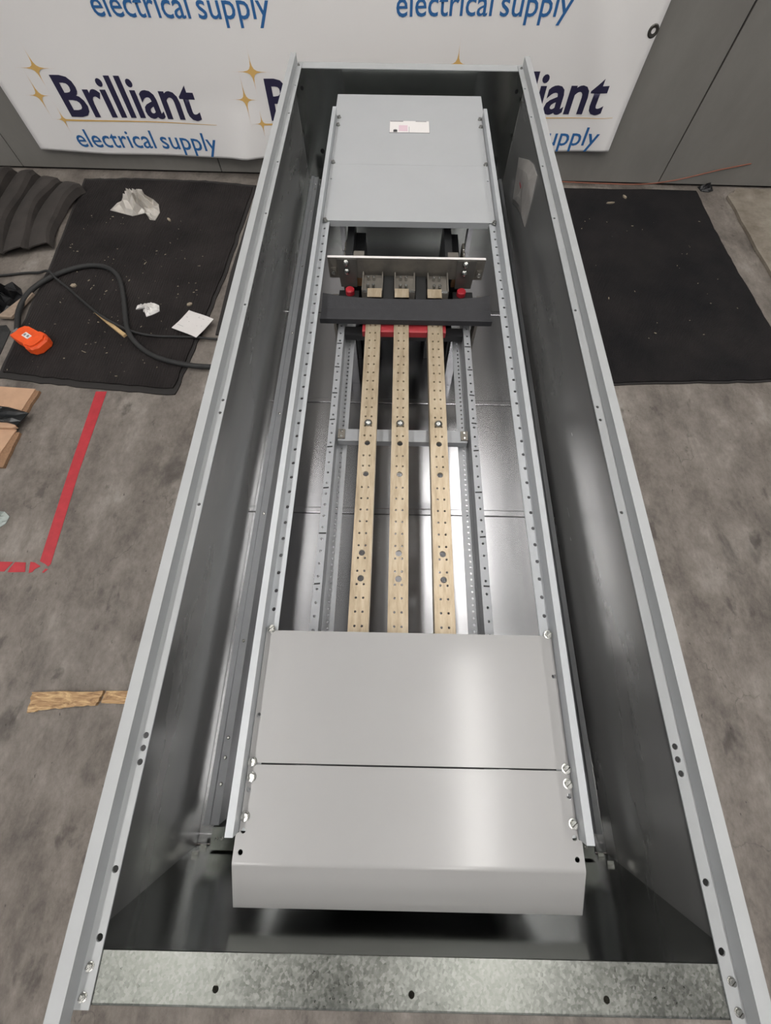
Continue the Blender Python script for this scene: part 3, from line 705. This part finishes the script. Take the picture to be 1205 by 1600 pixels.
# red floor tape
flat('floor_tape', [(-1.3640,1.512),(-1.3160,1.513),(-1.3060,1.10),(-1.2835,.7215),(-1.2900,.712),(-1.3050,.722),(-1.3270,.7310),(-1.3480,1.10)], .0006, .0014, 'red_tape', 'long straight strip of red floor tape below the ribbed mat', 'tape')
tp = thing('torn_floor_tape', 'short torn strip of red floor tape in pieces at the left edge', 'tape', (-1.38, .707, 0))
for pts in ([(-1.62,.727),(-1.424,.7265),(-1.437,.703),(-1.443,.690),(-1.62,.690)], [(-1.417,.7265),(-1.377,.7255),(-1.366,.690),(-1.429,.6875),(-1.428,.700)],
            [(-1.361,.7285),(-1.345,.7265),(-1.318,.7125),(-1.335,.701),(-1.340,.690),(-1.352,.6865)], [(-1.2975,.704),(-1.286,.702),(-1.298,.688),(-1.304,.690)]):
    flat('tape_piece', pts, .0006, .0014, 'red_tape', parent=tp)
# timber inlay
tb = thing('timber_offcut', 'splintered pale timber piece set in the concrete, left of the enclosure', 'timber', (-1.03, .27, 0))
flat('plank', wob([(-1.183,.297),(-.955,.302),(-.967,.262),(-1.06,.253),(-1.13,.246),(-1.176,.236)], .0025, 4, 7), .0005, .012, 'old_timber', parent=tb)
flat('plank', wob([(-.948,.302),(-.60,.305),(-.60,.272),(-.955,.266)], .002, 5, 5), .0005, .008, 'old_timber', parent=tb)
# cardboard and black film at the left edge
cb = thing('cardboard_sheet', 'flattened brown cardboard nearest the ribbed mat at the left edge', 'cardboard', (-1.75, 1.45, 0), 'cardboard at the left edge')
flat('top_sheet', [(-2.05,1.535),(-1.622,1.508),(-1.640,1.385),(-2.05,1.37)], .012, .016, 'cardboard', parent=cb)
flat('under_sheet', wob([(-2.05,1.53),(-1.604,1.500),(-1.622,1.380),(-2.05,1.36)], .003, 6, 5), .0006, .0118, 'cardboard_core', parent=cb)
cb = thing('cardboard_sheet', 'brown cardboard with a folded flap, below the black film at the left edge', 'cardboard', (-1.75, 1.2, 0), 'cardboard at the left edge')
flat('top_sheet', [(-2.05,1.30),(-1.622,1.293),(-1.655,1.115),(-2.05,1.11)], .012, .016, 'cardboard', parent=cb)
flat('under_sheet', wob([(-2.05,1.29),(-1.605,1.285),(-1.612,1.118),(-2.05,1.108)], .003, 7, 5), .0006, .0118, 'cardboard_core', parent=cb)
flat('folded_flap', [(-2.05,1.335),(-1.640,1.322),(-1.615,1.300),(-1.630,1.293),(-2.05,1.300)], .0165, .028, 'cardboard', parent=cb)
tag(link_mesh('plastic_film', blob_mesh([(-2.05,1.42),(-1.80,1.41),(-1.68,1.395),(-1.585,1.368),(-1.61,1.305),(-1.66,1.318),(-1.85,1.325),(-2.05,1.33)], .028, 11, z0=.029), 'black_film', None, (-1.8,1.36,.029)),
    'glossy black plastic film lying across the cardboard', 'plastic film')
# orange pendant control with its cable
pd = thing('pendant_control', 'orange pendant control on a thick black cable on the ribbed mat', 'remote control', (-1.72, 1.78, .0126))
ang = math.atan2(1.730-1.831, -1.644-1.797); c0 = Vector((-1.726, 1.778))
ax = Vector((.866,-.50)); ay = Vector((.50,.866)); ang = math.atan2(ax.y, ax.x)
def loc2(u, v): p = c0+ax*u+ay*v; return (p.x, p.y)
ol = [(-.082,-.040),(-.078,-.012),(-.082,.012),(-.070,.038),(-.050,.046),(.02,.047),(.024,.052),(.045,.055),(.075,.044),(.088,.028),(.090,-.022),(.072,-.046),(.042,-.054),(.024,-.048),(.016,-.043),(-.052,-.044)]
mb = MB()
for z, s in ((.0128,.95),(.018,1.0),(.045,1.0),(.054,.93)):
    mb.v += [loc2(u*s, v*s)+(z,) for u, v in ol]
n = len(ol)
for r in range(3): mb.f += [(r*n+i, r*n+(i+1)%n, (r+1)*n+(i+1)%n, (r+1)*n+i) for i in range(n)]
mb.f += [tuple(range(n-1,-1,-1)), tuple(3*n+i for i in range(n))]
body = mb.build('body', 'orange_plastic', pd, zr=False)
flat('button_hood', [loc2(*p) for p in ((.034,-.044),(.070,-.038),(.080,-.018),(.080,.022),(.066,.040),(.036,.046))], .0542, .061, 'orange_plastic', parent=pd)
lb = flat('white_label', [loc2(*p) for p in ((-.028,-.012),(.014,-.014),(.016,.010),(-.026,.013))], .0542, .0556, 'label_white', parent=pd)
for u in (-.018, 0.002): flat('label_mark', [loc2(*p) for p in ((u-.005,-.006),(u+.006,-.007),(u+.006,.005),(u-.005,.006))], .0557, .0561, 'label_grey', parent=lb)
flat('cable_gland', [loc2(*p) for p in ((-.100,-.016),(-.083,-.016),(-.080,.010),(-.100,.010))], .02, .046, 'label_grey', parent=pd)
cab = [(-1.812,1.826,.034),(-1.835,1.876,.028),(-1.868,1.97,.0245),(-1.872,2.07,.0245),(-1.845,2.15,.0245),(-1.786,2.222,.0245),(-1.70,2.28,.0245),(-1.613,2.304,.0245),(-1.525,2.285,.0245),(-1.454,2.221,.0245),(-1.40,2.11,.0245),(-1.357,1.994,.0245),(-1.315,1.88,.0245),(-1.253,1.787,.036),(-1.18,1.725,.0245),(-1.091,1.681,.0245),(-.99,1.655,.0245),(-.89,1.652,.016),(-.70,1.66,.012),(-.50,1.68,.012)]
link_mesh('cable', tube_mesh(cab, .0115), 'rubber_cable', pd, smooth=True)
# thin cord
cd = [(-2.6,2.20,.008),(-2.30,2.225,.008),(-2.092,2.238,.008),(-1.96,2.262,.008),(-1.883,2.258,.014),(-1.80,2.228,.046),(-1.755,2.190,.03),(-1.693,2.144,.0185),(-1.58,2.045,.024),(-1.47,1.952,.0335),(-1.37,1.888,.0335),(-1.2685,1.846,.024),(-1.17,1.830,.0185),(-1.065,1.828,.0185),(-.96,1.826,.0185),(-.88,1.824,.013),(-.60,1.82,.013)]
tag(link_mesh('thin_cord', tube_mesh(cd, .0058, 7), 'rubber_cable', None, (-1.5,2.0,0), smooth=True), 'thin black cord crossing the mat under the thick cable', 'cord')
# paper sheet
pp = thing('paper_sheet', 'white printed paper slip on the mat beside the enclosure', 'paper', (-1.0, 1.9, .0126))
q = [(-1.0386,1.989),(-.9073,1.932),(-.9662,1.812),(-1.0969,1.8727)]; vs = []; N = 8
for i in range(N+1):
    for j in range(N+1):
        u, v = i/N, j/N; x = (q[0][0]*(1-u)+q[1][0]*u)*(1-v)+(q[3][0]*(1-u)+q[2][0]*u)*v; y = (q[0][1]*(1-u)+q[1][1]*u)*(1-v)+(q[3][1]*(1-u)+q[2][1]*u)*v
        vs.append((x, y, .027+.008*math.sin(u*3)*(u-.2)+.006*abs(v-.55)))
def psurf(u, v):
    x = (q[0][0]*(1-u)+q[1][0]*u)*(1-v)+(q[3][0]*(1-u)+q[2][0]*u)*v; y = (q[0][1]*(1-u)+q[1][1]*u)*(1-v)+(q[3][1]*(1-u)+q[2][1]*u)*v
    return (x, y, .0276+.008*math.sin(u*3)*(u-.2)+.006*abs(v-.55))
sh = MB().add(vs, [(i*(N+1)+j, (i+1)*(N+1)+j, (i+1)*(N+1)+j+1, i*(N+1)+j+1) for i in range(N) for j in range(N)]).build('sheet', 'paper', pp, zr=False)
md = sh.modifiers.new('thickness', 'SOLIDIFY'); md.thickness = .0004; md.offset = -1
mb = MB()
for v0, u0, u1 in ((.12,.5,.9),(.17,.5,.75),(.30,.1,.16),(.46,.3,.85),(.52,.3,.7),(.75,.06,.3)):
    mb.add([psurf(u0,v0),psurf(u1,v0),psurf(u1,v0+.012),psurf(u0,v0+.012)], [(0,1,2,3)])
mb.build('print', 'label_grey', pp, zr=False)
# litter
tag(link_mesh('plastic_bag', blob_mesh([(-1.671,2.783),(-1.615,2.845),(-1.625,2.945),(-1.575,2.925),(-1.53,2.93),(-1.50,2.925),(-1.49,2.865),(-1.41,2.845),(-1.384,2.77),(-1.393,2.70),(-1.425,2.705),(-1.45,2.77),(-1.53,2.735)], .075, 21, rough=.55, z0=.0128), 'bag_film', None, (-1.53,2.82,.0128)),
    'crumpled off-white plastic bag on the ribbed mat', 'plastic bag')
tag(link_mesh('tissue', blob_mesh([(-1.312,2.032),(-1.235,2.052),(-1.205,2.036),(-1.193,1.998),(-1.215,1.978),(-1.248,1.958),(-1.255,1.985),(-1.272,1.992),(-1.258,2.01),(-1.24,2.018),(-1.312,2.006)], .03, 22, rough=.4, z0=.0128), 'tissue', None, (-1.25,2.01,.0128)),
    'crumpled white tissue on the mat above the paper slip', 'tissue')
mb = MB(); a, b = Vector((-1.503,1.973)), Vector((-1.314,1.828)); d = (b-a).normalized(); nn = Vector((-d.y, d.x))
pts = [a, a+(b-a)*.5+nn*.010, b+nn*.010, b-nn*.008, a+(b-a)*.5-nn*.006]
flat('wood_stick', [(p.x,p.y) for p in pts], .0127, .0245, 'twig_wood', 'pale splinter of wood beside the cables on the mat', 'stick')
st1, st2 = Vector((-1.858,2.10)), Vector((-1.90,1.93)); d = (st2-st1).normalized(); nn = Vector((-d.y,d.x))
flat('wooden_strip', [(p.x,p.y) for p in (st1+nn*.013, st1-nn*.013, st2-nn*.010+Vector((-.05,0)), st2+nn*.010)], .0128, .024, 'grey_stick', 'short grey wooden strip at the left edge of the ribbed mat', 'stick')
tag(link_mesh('black_tangle', blob_mesh([(-2.12,2.13),(-2.02,2.175),(-1.945,2.15),(-1.918,2.10),(-1.925,2.02),(-1.96,1.95),(-2.02,1.93),(-2.15,1.95)], .12, 31, rough=.5, z0=.0005), 'black_plastic', None, (-2.0,2.05,0)),
    'black tangled heap at the left edge above the pendant control', 'heap')
tag(link_mesh('dark_cloth', blob_mesh([(-2.1,1.88),(-1.92,1.90),(-1.885,1.86),(-1.875,1.70),(-1.90,1.62),(-2.1,1.60)], .05, 32, z0=.0005), 'rubber_cable', None, (-1.98,1.75,0)), 'dark rubber sheet at the left edge beside the pendant control', 'rubber sheet')
tag(link_mesh('rag', blob_mesh([(-1.66,.93),(-1.535,.925),(-1.508,.905),(-1.512,.875),(-1.54,.850),(-1.66,.84)], .05, 33, z0=.0005), 'rag', None, (-1.6,.89,0)), 'pale grey rag at the left edge above the red tape', 'rag')
tag(link_mesh('orange_cord', tube_mesh([(.75,3.14,.02),(1.0,3.128,.015),(1.234,3.112,.018),(1.37,3.105,.02),(1.504,3.112,.025),(1.65,3.12,.045),(1.84,3.125,.09),(2.0,3.13,.12)], .0032, 6), 'orange_cord', None, (1.4,3.11,0), smooth=True), 'thin orange cord along the foot of the wall on the right', 'cord')
tag(link_mesh('black_scrap', blob_mesh([(1.775,3.125),(1.81,3.118),(1.85,3.128),(1.858,3.09),(1.83,3.075),(1.785,3.082)], .035, 41, z0=.0005), 'black_plastic', None, (1.81,3.10,0)), 'small black scrap at the foot of the wall on the right', 'scrap')
for (x, y, L, w, a, z0, lab) in ((-1.316,2.706,.035,.014,-.9,.0127,'brown wood chip right of the plastic bag'), (-1.056,2.047,.028,.02,.6,.0127,'pale dry leaf right of the tissue'), (-1.673,2.166,.03,.025,.1,.0127,'grey scrap of film below the cable loop'),
        (1.205,2.93,.05,.010,.1,.0127,'pale thread on the smooth black mat'), (1.30,2.99,.032,.016,-1.2,.0127,'tan wood chip on the smooth black mat near the wall')):
    ca, sa = math.cos(a), math.sin(a); pts = [(x+ca*u*L/2-sa*v*w/2, y+sa*u*L/2+ca*v*w/2) for u, v in ((-1,-.3),(-.3,-1),(.6,-.8),(1,.1),(.4,.9),(-.6,.8))]
    flat('litter_scrap', pts, z0, z0+.006, 'chip', lab, 'scrap', 'scraps on the mats')
mb = MB(); rnd = random.Random(5)
for k in range(150):
    if k < 120: x, y = rnd.uniform(-1.80,-1.03), rnd.uniform(1.56,2.75)**1.0
    else: x, y = rnd.uniform(.95,1.7), rnd.uniform(1.7,3.0)
    r = rnd.choice((.0008,.0012,.0012,.0016,.0022)); a = rnd.uniform(0,3.14); L = r*rnd.uniform(1,3.2); ca, sa = math.cos(a), math.sin(a)
    mb.prism([(x+ca*u*L-sa*v*r, y+sa*u*L+ca*v*r) for u, v in ((-1,-1),(1,-.6),(1,1),(-.8,.8))], .0127, .0127+r)
tag(mb.build('mat_crumbs', 'chip', None, (-1.4,2.1,.0127), zr=False), 'pale crumbs and chips scattered over the black mats', 'crumbs', kind='stuff')
